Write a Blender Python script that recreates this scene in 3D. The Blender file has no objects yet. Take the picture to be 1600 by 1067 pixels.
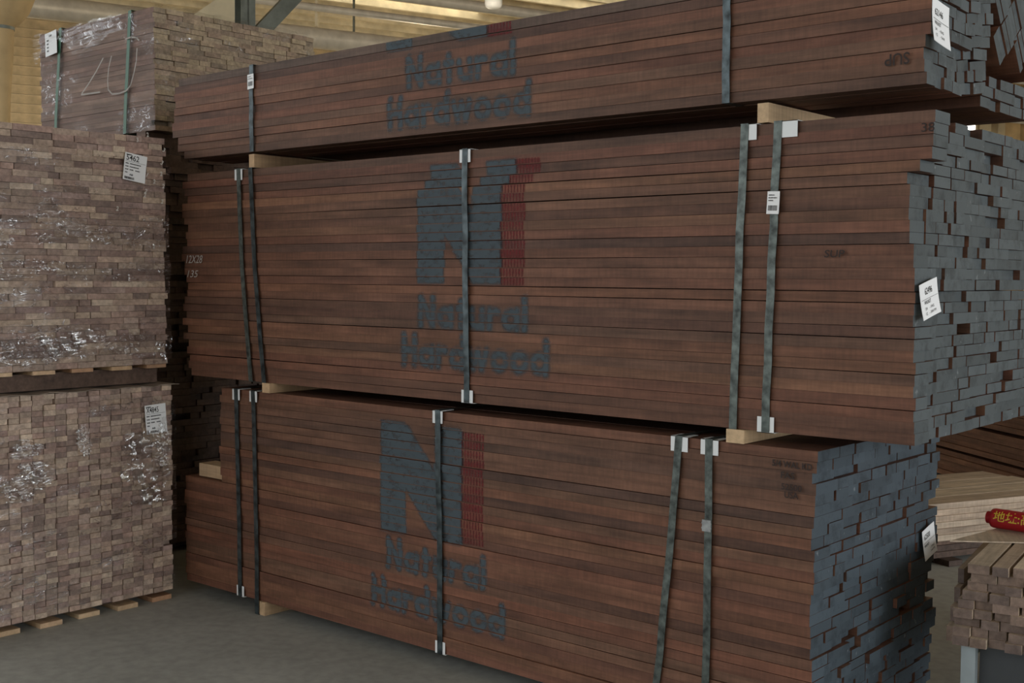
import bpy, bmesh, math, random
import numpy as np
from mathutils import Vector, Matrix
random.seed(7); NR = np.random.RandomState(5)
S = bpy.context.scene
COL = S.collection
R = math.radians

# ------------------------------------------------------------------ camera
CAM = Vector((0, 0, 1.46)); FPX = 1880.0
cd = bpy.data.cameras.new('camera'); cd.sensor_width = 36; cd.lens = FPX * 36 / 1600
cd.clip_start = .05; cd.clip_end = 200
cam = bpy.data.objects.new('camera', cd); COL.objects.link(cam)
cam.location = CAM
cam.matrix_world = Matrix.Translation(CAM) @ Matrix.Rotation(R(40.6), 4, 'Z') @ Matrix.Rotation(R(90 - 3.06), 4, 'X') @ Matrix.Rotation(R(.35), 4, 'Z')
S.camera = cam
CM = cam.matrix_world.to_3x3()
def ray(px, py): return CM @ Vector((px - 800, -(py - 533.5), -FPX))
def hit(px, py, axis, v):
    d = ray(px, py); return CAM + d * ((v - CAM[axis]) / d[axis])

# ------------------------------------------------------------------ light
W = bpy.data.worlds.new('world'); S.world = W; W.use_nodes = True
bg = W.node_tree.nodes['Background']; bg.inputs[0].default_value = (.95, .985, 1, 1); bg.inputs[1].default_value = 1.5
S.view_settings.view_transform = 'Standard'; S.view_settings.look = 'None'
S.view_settings.gamma = 1; S.view_settings.use_curve_mapping = False
S.view_settings.exposure = 0.2
def area(name, loc, target, sx, sy, power, color):
    l = bpy.data.lights.new(name, 'AREA'); l.shape = 'RECTANGLE'; l.size = sx; l.size_y = sy; l.energy = power; l.color = color
    o = bpy.data.objects.new(name, l); COL.objects.link(o); o.location = loc
    o.rotation_euler = (Vector(target) - Vector(loc)).to_track_quat('-Z', 'Y').to_euler(); return o
# daylight through the open gateway on the right side of the hall
area('gateway_daylight', (9.0, 5.2, 2.6), (-3, 4.2, 1.4), 9.0, 4.4, 560, (.93, .97, 1))

# ------------------------------------------------------------------ materials
def mat(name):
    m = bpy.data.materials.new(name); m.use_nodes = True
    nt = m.node_tree; return m, nt, nt.nodes['Principled BSDF']
def N(nt, t, **kw):
    n = nt.nodes.new(t)
    for k, v in kw.items(): setattr(n, k, v)
    return n
def plain(name, col, rough=.6, metal=0, noise=0, nscale=8, emis=None):
    m, nt, b = mat(name); b.inputs['Roughness'].default_value = rough; b.inputs['Metallic'].default_value = metal
    b.inputs['Base Color'].default_value = (*col, 1)
    if noise:
        tc = N(nt, 'ShaderNodeTexCoord'); nz = N(nt, 'ShaderNodeTexNoise'); nz.inputs['Scale'].default_value = nscale; nz.inputs['Detail'].default_value = 6
        nt.links.new(tc.outputs['Object'], nz.inputs['Vector'])
        r = N(nt, 'ShaderNodeValToRGB'); e = r.color_ramp.elements
        e[0].position = .3; e[1].position = .7
        e[0].color = (*[c * (1 - noise) for c in col], 1); e[1].color = (*[min(1, c * (1 + noise)) for c in col], 1)
        nt.links.new(nz.outputs['Fac'], r.inputs['Fac']); nt.links.new(r.outputs[0], b.inputs['Base Color'])
    if emis: b.inputs['Emission Color'].default_value = (*col, 1); b.inputs['Emission Strength'].default_value = emis
    return m
def wood(name, cols, axis=0, rnd='object', stain=.35, rough=.62, grain=1.0, gscale=26):
    """cols: list of linear colours picked per board; grain runs along the given local axis"""
    m, nt, b = mat(name); L = nt.links.new
    tc = N(nt, 'ShaderNodeTexCoord')
    if rnd == 'object': src = N(nt, 'ShaderNodeObjectInfo').outputs['Random']
    else:
        a = N(nt, 'ShaderNodeAttribute'); a.attribute_name = 'rnd'; src = a.outputs['Fac']
    sc = N(nt, 'ShaderNodeVectorMath', operation='SCALE'); sc.inputs[0].default_value = (31, 17, 53); L(src, sc.inputs['Scale'])
    ad = N(nt, 'ShaderNodeVectorMath', operation='ADD'); L(tc.outputs['Object'], ad.inputs[0]); L(sc.outputs[0], ad.inputs[1])
    mp = N(nt, 'ShaderNodeMapping'); s = [gscale] * 3; s[axis] = 1.6; mp.inputs['Scale'].default_value = s; L(ad.outputs[0], mp.inputs['Vector'])
    nz = N(nt, 'ShaderNodeTexNoise'); nz.inputs['Scale'].default_value = 1.6; nz.inputs['Detail'].default_value = 7; nz.inputs['Roughness'].default_value = .65; L(mp.outputs[0], nz.inputs['Vector'])
    ramp = N(nt, 'ShaderNodeValToRGB'); ramp.color_ramp.interpolation = 'LINEAR'
    el = ramp.color_ramp.elements
    while len(el) < len(cols): el.new(.5)
    for i, c in enumerate(cols): el[i].position = i / (len(cols) - 1); el[i].color = (*c, 1)
    L(src, ramp.inputs['Fac'])
    # fine grain
    g = N(nt, 'ShaderNodeMapRange'); g.inputs[1].default_value = .28; g.inputs[2].default_value = .72; g.inputs[3].default_value = 1 - .38 * grain; g.inputs[4].default_value = 1 + .30 * grain; L(nz.outputs['Fac'], g.inputs[0])
    # broad blotches / saw marks across the grain
    mp2 = N(nt, 'ShaderNodeMapping'); s2 = [6.] * 3; s2[axis] = 3.0; mp2.inputs['Scale'].default_value = s2; L(ad.outputs[0], mp2.inputs['Vector'])
    n2 = N(nt, 'ShaderNodeTexNoise'); n2.inputs['Scale'].default_value = 1.; n2.inputs['Detail'].default_value = 5; n2.inputs['Roughness'].default_value = .7; L(mp2.outputs[0], n2.inputs['Vector'])
    g2 = N(nt, 'ShaderNodeMapRange'); g2.inputs[1].default_value = .3; g2.inputs[2].default_value = .7; g2.inputs[3].default_value = 1 - stain; g2.inputs[4].default_value = 1 + stain * .7; L(n2.outputs['Fac'], g2.inputs[0])
    mp3 = N(nt, 'ShaderNodeMapping'); s3 = [4.] * 3; s3[axis] = 90.; mp3.inputs['Scale'].default_value = s3; L(ad.outputs[0], mp3.inputs['Vector'])
    n3 = N(nt, 'ShaderNodeTexNoise'); n3.inputs['Scale'].default_value = 1.; n3.inputs['Detail'].default_value = 2; L(mp3.outputs[0], n3.inputs['Vector'])
    g3 = N(nt, 'ShaderNodeMapRange'); g3.inputs[1].default_value = .3; g3.inputs[2].default_value = .7; g3.inputs[3].default_value = .9; g3.inputs[4].default_value = 1.1; L(n3.outputs['Fac'], g3.inputs[0])
    m1 = N(nt, 'ShaderNodeMath', operation='MULTIPLY'); L(g.outputs[0], m1.inputs[0]); L(g2.outputs[0], m1.inputs[1])
    m2 = N(nt, 'ShaderNodeMath', operation='MULTIPLY'); L(m1.outputs[0], m2.inputs[0]); L(g3.outputs[0], m2.inputs[1])
    mx = N(nt, 'ShaderNodeVectorMath', operation='SCALE'); L(ramp.outputs[0], mx.inputs[0]); L(m2.outputs[0], mx.inputs['Scale'])
    L(mx.outputs[0], b.inputs['Base Color']); b.inputs['Roughness'].default_value = rough
    b.inputs['Specular IOR Level'].default_value = .3
    bp = N(nt, 'ShaderNodeBump'); bp.inputs['Strength'].default_value = .25; bp.inputs['Distance'].default_value = .002; L(nz.outputs['Fac'], bp.inputs['Height']); L(bp.outputs[0], b.inputs['Normal'])
    return m
def endpaint(name, base, scuff=(.26, .28, .29)):
    m, nt, b = mat(name); L = nt.links.new
    tc = N(nt, 'ShaderNodeTexCoord'); oi = N(nt, 'ShaderNodeObjectInfo')
    sc = N(nt, 'ShaderNodeVectorMath', operation='SCALE'); sc.inputs[0].default_value = (31, 17, 53); L(oi.outputs['Random'], sc.inputs['Scale'])
    ad = N(nt, 'ShaderNodeVectorMath', operation='ADD'); L(tc.outputs['Object'], ad.inputs[0]); L(sc.outputs[0], ad.inputs[1])
    r = N(nt, 'ShaderNodeMapRange'); r.inputs[3].default_value = .82; r.inputs[4].default_value = 1.14; L(oi.outputs['Random'], r.inputs[0])
    nz = N(nt, 'ShaderNodeTexNoise'); nz.inputs['Scale'].default_value = 14; nz.inputs['Detail'].default_value = 8; nz.inputs['Roughness'].default_value = .7; L(ad.outputs[0], nz.inputs['Vector'])
    g = N(nt, 'ShaderNodeMapRange'); g.inputs[1].default_value = .36; g.inputs[2].default_value = .5; g.inputs[3].default_value = .62; g.inputs[4].default_value = 1.0; L(nz.outputs['Fac'], g.inputs[0])
    mm = N(nt, 'ShaderNodeMath', operation='MULTIPLY'); L(r.outputs[0], mm.inputs[0]); L(g.outputs[0], mm.inputs[1])
    v = N(nt, 'ShaderNodeVectorMath', operation='SCALE'); v.inputs[0].default_value = base; L(mm.outputs[0], v.inputs['Scale'])
    n2 = N(nt, 'ShaderNodeTexNoise'); n2.inputs['Scale'].default_value = 30; n2.inputs['Detail'].default_value = 5; L(ad.outputs[0], n2.inputs['Vector'])
    g2 = N(nt, 'ShaderNodeMapRange'); g2.inputs[1].default_value = .68; g2.inputs[2].default_value = .76; g2.inputs[3].default_value = 0; g2.inputs[4].default_value = .6; L(n2.outputs['Fac'], g2.inputs[0])
    mx = N(nt, 'ShaderNodeMix', data_type='RGBA'); L(g2.outputs[0], mx.inputs[0]); L(v.outputs[0], mx.inputs[6]); mx.inputs[7].default_value = (*scuff, 1)
    L(mx.outputs[2], b.inputs['Base Color']); b.inputs['Roughness'].default_value = .6; b.inputs['Specular IOR Level'].default_value = .3
    bp = N(nt, 'ShaderNodeBump'); bp.inputs['Strength'].default_value = .3; bp.inputs['Distance'].default_value = .002; L(nz.outputs['Fac'], bp.inputs['Height']); L(bp.outputs[0], b.inputs['Normal'])
    return m
def spray(name, col, lo=.30, hi=.52, op=.93):
    """sprayed paint: 'cov' vertex coverage times a worn noise, transparent elsewhere"""
    m, nt, b = mat(name); L = nt.links.new
    a = N(nt, 'ShaderNodeAttribute'); a.attribute_name = 'cov'
    tc = N(nt, 'ShaderNodeTexCoord'); mp = N(nt, 'ShaderNodeMapping'); mp.inputs['Scale'].default_value = (40, 40, 60); L(tc.outputs['Object'], mp.inputs['Vector'])
    nz = N(nt, 'ShaderNodeTexNoise'); nz.inputs['Scale'].default_value = 1; nz.inputs['Detail'].default_value = 6; L(mp.outputs[0], nz.inputs['Vector'])
    g = N(nt, 'ShaderNodeMapRange'); g.inputs[1].default_value = lo; g.inputs[2].default_value = hi; g.inputs[3].default_value = .60; g.inputs[4].default_value = op; L(nz.outputs['Fac'], g.inputs[0])
    mm = N(nt, 'ShaderNodeMath', operation='MULTIPLY'); L(a.outputs['Fac'], mm.inputs[0]); L(g.outputs[0], mm.inputs[1])
    b.inputs['Base Color'].default_value = (*col, 1); b.inputs['Roughness'].default_value = .7; b.inputs['Specular IOR Level'].default_value = .2
    L(mm.outputs[0], b.inputs['Alpha']); return m
def film_mat(name, base=.03, haze=.12, lines=.8, scale=(4, 4, 14), rough=.22, bump=.35, p0=.46, p1=.64):
    """clear stretch film: faint haze in patches, crease highlights painted in by a gloss mask"""
    m, nt, b = mat(name); L = nt.links.new; nt.nodes.remove(b)
    out = nt.nodes['Material Output']
    tr = N(nt, 'ShaderNodeBsdfTransparent'); tr.inputs[0].default_value = (.97, .97, .97, 1)
    gl = N(nt, 'ShaderNodeBsdfGlossy'); gl.inputs['Roughness'].default_value = rough; gl.inputs[0].default_value = (.95, .96, .98, 1)
    tc = N(nt, 'ShaderNodeTexCoord')
    mp = N(nt, 'ShaderNodeMapping'); mp.inputs['Scale'].default_value = [q * .6 for q in scale]; L(tc.outputs['Object'], mp.inputs['Vector'])
    n1 = N(nt, 'ShaderNodeTexNoise'); n1.inputs['Scale'].default_value = 1.; n1.inputs['Detail'].default_value = 4; L(mp.outputs[0], n1.inputs['Vector'])
    pa = N(nt, 'ShaderNodeMapRange'); pa.inputs[1].default_value = p0; pa.inputs[2].default_value = p1; L(n1.outputs['Fac'], pa.inputs[0])
    mp2 = N(nt, 'ShaderNodeMapping'); mp2.inputs['Scale'].default_value = [q * 2.6 for q in scale]; mp2.inputs['Rotation'].default_value = (.2, .1, 0); L(tc.outputs['Object'], mp2.inputs['Vector'])
    n2 = N(nt, 'ShaderNodeTexNoise'); n2.inputs['Scale'].default_value = 1.; n2.inputs['Detail'].default_value = 4; n2.inputs['Distortion'].default_value = 1.4; L(mp2.outputs[0], n2.inputs['Vector'])
    s1 = N(nt, 'ShaderNodeMath', operation='SUBTRACT'); L(n2.outputs['Fac'], s1.inputs[0]); s1.inputs[1].default_value = .5
    s2 = N(nt, 'ShaderNodeMath', operation='ABSOLUTE'); L(s1.outputs[0], s2.inputs[0])
    rd = N(nt, 'ShaderNodeMapRange'); rd.inputs[1].default_value = .003; rd.inputs[2].default_value = .028; rd.inputs[3].default_value = 1; rd.inputs[4].default_value = 0; L(s2.outputs[0], rd.inputs[0])
    mp3 = N(nt, 'ShaderNodeMapping'); mp3.inputs['Scale'].default_value = (22, 22, 22); L(tc.outputs['Object'], mp3.inputs['Vector'])
    n3 = N(nt, 'ShaderNodeTexNoise'); n3.inputs['Scale'].default_value = 1.; n3.inputs['Detail'].default_value = 3; L(mp3.outputs[0], n3.inputs['Vector'])
    br = N(nt, 'ShaderNodeMapRange'); br.inputs[1].default_value = .46; br.inputs[2].default_value = .56; L(n3.outputs['Fac'], br.inputs[0])
    a = N(nt, 'ShaderNodeMath', operation='MULTIPLY'); L(rd.outputs[0], a.inputs[0]); L(br.outputs[0], a.inputs[1])
    b2 = N(nt, 'ShaderNodeMath', operation='MULTIPLY'); L(a.outputs[0], b2.inputs[0]); b2.inputs[1].default_value = lines
    h = N(nt, 'ShaderNodeMath', operation='ADD'); L(b2.outputs[0], h.inputs[0]); h.inputs[1].default_value = haze
    c = N(nt, 'ShaderNodeMath', operation='MULTIPLY'); L(h.outputs[0], c.inputs[0]); L(pa.outputs[0], c.inputs[1])
    d = N(nt, 'ShaderNodeMath', operation='ADD', use_clamp=True); L(c.outputs[0], d.inputs[0]); d.inputs[1].default_value = base
    bp = N(nt, 'ShaderNodeBump'); bp.inputs['Strength'].default_value = bump; bp.inputs['Distance'].default_value = .006; L(n2.outputs['Fac'], bp.inputs['Height']); L(bp.outputs[0], gl.inputs['Normal'])
    mx = N(nt, 'ShaderNodeMixShader'); L(d.outputs[0], mx.inputs[0]); L(tr.outputs[0], mx.inputs[1]); L(gl.outputs[0], mx.inputs[2]); L(mx.outputs[0], out.inputs['Surface'])
    return m

WALNUT = [(.130, .058, .037), (.176, .078, .045), (.106, .053, .036), (.186, .089, .050), (.144, .061, .040), (.156, .080, .049), (.092, .049, .035), (.175, .073, .044), (.136, .071, .046)]
TANS = [(.32, .235, .19), (.54, .41, .31), (.40, .27, .225), (.235, .17, .145), (.47, .36, .28), (.35, .245, .22), (.60, .48, .37), (.27, .19, .16), (.43, .30, .245)]
M = {}
M['walnut'] = wood('walnut_board', WALNUT)
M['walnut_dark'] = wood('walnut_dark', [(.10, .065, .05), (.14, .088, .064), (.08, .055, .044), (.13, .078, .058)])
M['paint'] = endpaint('grey_end_paint', (.080, .094, .100))
M['paint_blue'] = endpaint('blue_grey_end_paint', (.056, .074, .090))
M['tan'] = wood('tan_block', TANS, stain=.25, gscale=34)
M['tan_stuff'] = wood('tan_block_rest', TANS, rnd='attr', stain=.25, gscale=34)
M['olive'] = wood('aged_block', [(.30, .22, .15), (.44, .34, .22), (.34, .24, .17), (.25, .19, .135), (.40, .31, .21)], stain=.35, gscale=34)
M['board_light'] = wood('pale_walnut', [(.54, .42, .31), (.42, .32, .24), (.60, .49, .37), (.48, .37, .28)], axis=1, stain=.25)  # pale wood, its colour raised further for the light on the board tops
M['board_end'] = wood('pale_walnut_end', [(.21, .15, .12), (.15, .11, .095), (.25, .175, .135), (.18, .13, .11)], axis=1, stain=.3)
M['redbrown'] = wood('red_brown_board', [(.22, .105, .06), (.16, .076, .045), (.26, .13, .08)], axis=1)
M['pine'] = wood('pine_bearer', [(.52, .34, .19), (.60, .43, .26), (.48, .31, .18)], axis=1, stain=.15, grain=.6)
M['pine_x'] = wood('pine_slat', [(.50, .33, .19), (.60, .44, .28), (.42, .24, .14)], axis=0, stain=.2, grain=.6)
M['steel'] = plain('dark_steel_strap', (.055, .07, .075), .38, .6, .75, 30)
M['steel2'] = plain('worn_green_strap', (.085, .10, .092), .42, .5, .7, 34)
M['seal'] = plain('zinc_seal', (.30, .31, .31), .4, .6, .4, 40)
M['walnut_mid'] = wood('walnut_mid', [(.20, .125, .092), (.25, .16, .12), (.16, .10, .075), (.22, .13, .10)])
M['strapgreen'] = plain('green_plastic_strap', (.025, .11, .06), .4)
M['white'] = plain('white_plastic', (.75, .77, .78), .45)
M['card'] = plain('white_card', (.82, .83, .84), .55)
M['ink'] = plain('black_ink', (.02, .02, .022), .7)
M['stamp'] = plain('stamp_ink', (.028, .018, .016), .8)
M['chalk'] = plain('white_chalk', (.62, .60, .56), .9)
M['chalk_faint'] = plain('faint_chalk', (.40, .37, .34), .9)
M['spray_blue'] = spray('sprayed_slate_blue', (.072, .093, .108))
M['spray_red'] = spray('sprayed_red', (.165, .022, .026), op=.85)
M['film'] = film_mat('stretch_film', .02, .09, 1.1, (5, 5, 20), .2, .6, .44, .60)
M['film_thin'] = film_mat('thin_stretch_film', .008, .02, .45, (5, 5, 9), .22, .5, .50, .66)
M['film2'] = film_mat('stretch_film_loose', .03, .12, 1.3, (11, 11, 22), .2, .9, .34, .50)
M['film3'] = film_mat('gathered_stretch_film', .03, .08, .6, (9, 9, 7), .25, .6)
M['film_fold'] = film_mat('stretch_film_fold', .08, .24, 1.2, (15, 15, 10), .2, .8, .38, .56)
M['sheet'] = plain('brown_paperboard', (.27, .215, .17), .8, 0, .25, 12)
M['concrete'] = None

# ------------------------------------------------------------------ helpers
def tag(o, label=None, cat=None, group=None, kind=None):
    if label: o['label'] = label
    if cat: o['category'] = cat
    if group: o['group'] = group
    if kind: o['kind'] = kind
    return o
def link(name, me, parent=None, loc=None, rot=None):
    o = bpy.data.objects.new(name, me); COL.objects.link(o)
    if parent: o.parent = parent
    if loc is not None: o.location = loc
    if rot is not None: o.rotation_euler = rot
    return o
def empty(name, loc, rz=0):
    o = link(name, None, None, loc, (0, 0, rz)); o.empty_display_size = .1; return o
def mesh(name, verts, faces, mats, fm=None, smooth=False):
    me = bpy.data.meshes.new(name); me.from_pydata([tuple(v) for v in verts], [], faces)
    for m in (mats if isinstance(mats, (list, tuple)) else [mats]): me.materials.append(m)
    if fm is not None: me.polygons.foreach_set('material_index', fm)
    if smooth: me.polygons.foreach_set('use_smooth', [True] * len(me.polygons))
    me.update(); return me
BF = [(0, 3, 2, 1), (4, 5, 6, 7), (0, 1, 5, 4), (1, 2, 6, 5), (2, 3, 7, 6), (3, 0, 4, 7)]
def boxv(x0, x1, y0, y1, z0, z1):
    return [(x0, y0, z0), (x1, y0, z0), (x1, y1, z0), (x0, y1, z0), (x0, y0, z1), (x1, y0, z1), (x1, y1, z1), (x0, y1, z1)]
class MB:
    def __init__(s): s.v = []; s.f = []; s.m = []
    def add(s, vs, fs, mi=0):
        o = len(s.v); s.v += [tuple(v) for v in vs]; s.f += [tuple(i + o for i in f) for f in fs]; s.m += [mi] * len(fs); return s
    def box(s, x0, x1, y0, y1, z0, z1, mi=0): return s.add(boxv(x0, x1, y0, y1, z0, z1), BF, mi)
    def tube(s, pts, r, n=12, mi=0, cap=True):
        pts = [Vector(p) for p in pts]; o = len(s.v); rs = r if isinstance(r, (list, tuple)) else [r] * len(pts)
        for i, p in enumerate(pts):
            t = (pts[min(i + 1, len(pts) - 1)] - pts[max(i - 1, 0)]).normalized()
            a = t.orthogonal().normalized() if abs(t.z) > .95 else t.cross(Vector((0, 0, 1))).normalized()
            b = t.cross(a)
            for k in range(n): s.v.append(tuple(p + rs[i] * (math.cos(2 * math.pi * k / n) * a + math.sin(2 * math.pi * k / n) * b)))
        for i in range(len(pts) - 1):
            for k in range(n): s.f.append((o + i * n + k, o + i * n + (k + 1) % n, o + (i + 1) * n + (k + 1) % n, o + (i + 1) * n + k)); s.m.append(mi)
        if cap:
            s.f.append(tuple(o + k for k in range(n))); s.f.append(tuple(o + (len(pts) - 1) * n + k for k in range(n))[::-1]); s.m += [mi, mi]
        return s
    def build(s, name, mats, parent=None, loc=None, rot=None, smooth=False):
        return link(name, mesh(name, s.v, s.f, mats, s.m, smooth), parent, loc, rot)
_cache = {}
def board_me(L, w, t, side, end, axis=0):
    """board centred on its own middle; end faces take the second material"""
    k = (round(L, 3), round(w, 3), round(t, 4), side, end, axis)
    if k not in _cache:
        c = min(.0015, t * .06)
        if axis == 0: v = boxv(-L / 2, L / 2, -w / 2, w / 2, -t / 2, t / 2); fm = [0, 0, 0, 1, 0, 1]
        else: v = boxv(-w / 2, w / 2, -L / 2, L / 2, -t / 2, t / 2); fm = [0, 0, 1, 0, 1, 0]
        bm = bmesh.new(); bv = [bm.verts.new(p) for p in v]
        for i, f in enumerate(BF):
            q = bm.faces.new([bv[j] for j in f]); q.material_index = fm[i]
        me = bpy.data.meshes.new('board'); bm.to_mesh(me); bm.free()
        me.materials.append(M[side]); me.materials.append(M[end]); _cache[k] = me
    return _cache[k]
def wavy_board(x0, x1, w, t, side, end, seed, amp=.0025):
    """front board of a course, slightly bowed; local origin at its front lower left edge"""
    rr = random.Random(seed); n = 16; v = []; f = []; fm = []
    p1, p2, p3 = rr.random() * 6, rr.random() * 6, rr.random() * 6
    for i in range(n + 1):
        s = i / n; x = x0 + (x1 - x0) * s
        zb = amp * .3 * math.sin(5 * s + p1); zt = t + amp * .35 * math.sin(6 * s + p2) - amp * .15; y = amp * math.sin(4 * s + p3)
        v += [(x, y, zb), (x, y + w, zb), (x, y + w, zt), (x, y, zt)]
    for i in range(n):
        a = i * 4
        for j in range(4): f.append((a + j, a + 4 + j, a + 4 + (j + 1) % 4, a + (j + 1) % 4)); fm.append(0)
    f += [(0, 1, 2, 3), (n * 4 + 3, n * 4 + 2, n * 4 + 1, n * 4)]; fm += [1, 1]
    f = [q[::-1] for q in f]
    return mesh('board', v, f, [M[side], M[end]], fm)
def text_mesh(body, size, m, width=None, bold=0., shear=0., align='LEFT'):
    cu = bpy.data.curves.new('txt', 'FONT'); cu.body = body; cu.size = size; cu.offset = bold; cu.shear = shear; cu.align_x = align; cu.resolution_u = 3
    o = bpy.data.objects.new('txt', cu); COL.objects.link(o)
    dg = bpy.context.evaluated_depsgraph_get(); me = bpy.data.meshes.new_from_object(o.evaluated_get(dg))
    bpy.data.objects.remove(o); 
    co = np.array([v.co[:] for v in me.vertices]); fs = [tuple(p.vertices) for p in me.polygons]; bpy.data.meshes.remove(me)
    if len(co) == 0: return co.reshape(0, 3), fs
    if width: co[:, 0] *= width / (co[:, 0].max() - co[:, 0].min())
    return co, fs
FRAME = {'front': (Vector((1, 0, 0)), Vector((0, 0, 1)), Vector((0, -1, 0))), 'end': (Vector((0, 1, 0)), Vector((0, 0, 1)), Vector((1, 0, 0)))}
def place(co, face, org, rot=0.):
    u, v, n = FRAME[face]; c, s = math.cos(rot), math.sin(rot)
    return [org + u * (p[0] * c - p[1] * s) + v * (p[0] * s + p[1] * c) + n * (p[2] if len(p) > 2 else 0) for p in co]
def marks(name, items, face, m, parent):
    """lettering laid flat on a face: items = (text, size, width, origin, rot, bold, shear)"""
    mb = MB()
    for body, size, width, org, rot, bold, shear in items:
        co, fs = text_mesh(body, size, m, width, bold, shear); mb.add(place(co, face, Vector(org), rot), fs)
    o = mb.build(name, m, None); reparent(o, parent); return o
def reparent(o, parent):
    o.parent = parent
    if parent: o.matrix_parent_inverse = wm(parent).inverted()
def wm(o):
    return wm(o.parent) @ o.matrix_parent_inverse @ o.matrix_basis if o.parent else o.matrix_basis.copy()
def ribbon(mb, pts, w, face, n_off=0., mi=0):
    """flat stroke along points lying on a face"""
    u, v, n = FRAME[face]
    for a, b in zip(pts[:-1], pts[1:]):
        a = Vector(a); b = Vector(b); d = (b - a).normalized(); s = d.cross(n) * w / 2; e = d * w * .3
        mb.add([a - e + s + n * n_off, b + e + s + n * n_off, b + e - s + n * n_off, a - e - s + n * n_off], [(0, 1, 2, 3)], mi)

# ------------------------------------------------------------------ setting
def concrete():
    m, nt, b = mat('grey_concrete'); L = nt.links.new
    tc = N(nt, 'ShaderNodeTexCoord'); nz = N(nt, 'ShaderNodeTexNoise'); nz.inputs['Scale'].default_value = 1.3; nz.inputs['Detail'].default_value = 10; nz.inputs['Roughness'].default_value = .62; L(tc.outputs['Object'], nz.inputs['Vector'])
    r = N(nt, 'ShaderNodeValToRGB'); r.color_ramp.elements[0].position = .3; r.color_ramp.elements[1].position = .72
    r.color_ramp.elements[0].color = (.27, .274, .25, 1); r.color_ramp.elements[1].color = (.39, .392, .36, 1); L(nz.outputs['Fac'], r.inputs['Fac'])
    n2 = N(nt, 'ShaderNodeTexNoise'); n2.inputs['Scale'].default_value = 22; n2.inputs['Detail'].default_value = 6; L(tc.outputs['Object'], n2.inputs['Vector'])
    g = N(nt, 'ShaderNodeMapRange'); g.inputs[1].default_value = .3; g.inputs[2].default_value = .7; g.inputs[3].default_value = .86; g.inputs[4].default_value = 1.1; L(n2.outputs['Fac'], g.inputs[0])
    v = N(nt, 'ShaderNodeVectorMath', operation='SCALE'); L(r.outputs[0], v.inputs[0]); L(g.outputs[0], v.inputs['Scale']); L(v.outputs[0], b.inputs['Base Color'])
    b.inputs['Roughness'].default_value = .62; b.inputs['Specular IOR Level'].default_value = .35
    bp = N(nt, 'ShaderNodeBump'); bp.inputs['Strength'].default_value = .2; bp.inputs['Distance'].default_value = .004; L(n2.outputs['Fac'], bp.inputs['Height']); L(bp.outputs[0], b.inputs['Normal'])
    return m
M['concrete'] = concrete()
M['roof'] = plain('cream_roof_sheet', (.36, .27, .16), .6, 0, .3, 1.5)
M['purlin'] = plain('galvanised_purlin', (.62, .54, .38), .5, .1, .25, 3)
M['siding'] = plain('yellowed_siding', (.50, .39, .24), .6, 0, .35, 2.5)
M['cream'] = plain('cream_paint', (.62, .53, .36), .6, 0, .1, 4)
M['duct'] = plain('galvanised_duct', (.60, .56, .50), .42, .25, .15, 5)
M['postgrey'] = plain('grey_green_steel', (.15, .165, .14), .5, .1, .3, 6)
M['bag'] = plain('tan_canvas', (.52, .37, .19), .85, 0, .2, 3)
M['glow'] = plain('daylit_glazing', (1, .97, .9), .5, emis=2.6)
M['skylight'] = plain('daylit_roof_glazing', (1, .93, .75), .5, emis=1.5)
M['lampglass'] = plain('white_lamp_shade', (.85, .85, .85), .4)

BROT = R(-19.0)                                   # the hall stands at an angle to the stacks
bl = lambda x, y, z: Matrix.Rotation(BROT, 3, 'Z') @ Vector((x, y, z))
bl_inv = lambda p: Matrix.Rotation(-BROT, 3, 'Z') @ Vector(p)
def struct(name, mb, m, rot=True):
    o = mb.build(name, m); tag(o, kind='structure')
    if rot: o.rotation_euler = (0, 0, BROT)
    return o
ZR = 7.6; XW = -29.0; YW = 30.0
struct('floor', MB().box(XW - .3, 16, -14, YW + .3, -.2, 0), M['concrete'])
ceil = struct('ceiling', MB().box(XW - .3, 16, -8, YW + .3, ZR, ZR + .15), M['roof'])
pm = MB().box(-.045, .045, -8, YW, -.19, 0); pme = mesh('purlin', pm.v, pm.f, M['purlin'])
k = 0; x = XW + .5
while x < -3:
    link('purlin', pme, ceil, (x, 0, ZR - .002)); x += .74
rm = MB().box(XW, 6, -.09, .09, -.46, 0); rme = mesh('rafter', rm.v, rm.f, M['purlin'])
for y in (-6, 27): link('rafter', rme, ceil, (0, y, ZR - .19))
wl = struct('wall_left', MB().box(XW - .3, XW, -14, YW + .3, 0, ZR), M['cream'])
sv = []; sf = []                                   # corrugated sheeting on the left wall, one lapped board per strip
sm = MB().add([(0, -14, 0), (0, YW, 0), (.07, YW, .0), (.07, -14, .0), (0, -14, .2), (0, YW, .2), (.012, YW, .2), (.012, -14, .2)], [(0, 3, 2, 1), (4, 5, 6, 7), (0, 1, 5, 4), (2, 3, 7, 6), (1, 2, 6, 5), (0, 4, 7, 3)])
sme = mesh('siding_board', sm.v, sm.f, M['siding'])
for i in range(36): link('siding_board', sme, wl, (XW + .001, 0, .02 + i * .21))
wb = struct('wall_back', MB().box(XW, 16, YW, YW + .3, 0, ZR), M['cream'])
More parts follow.
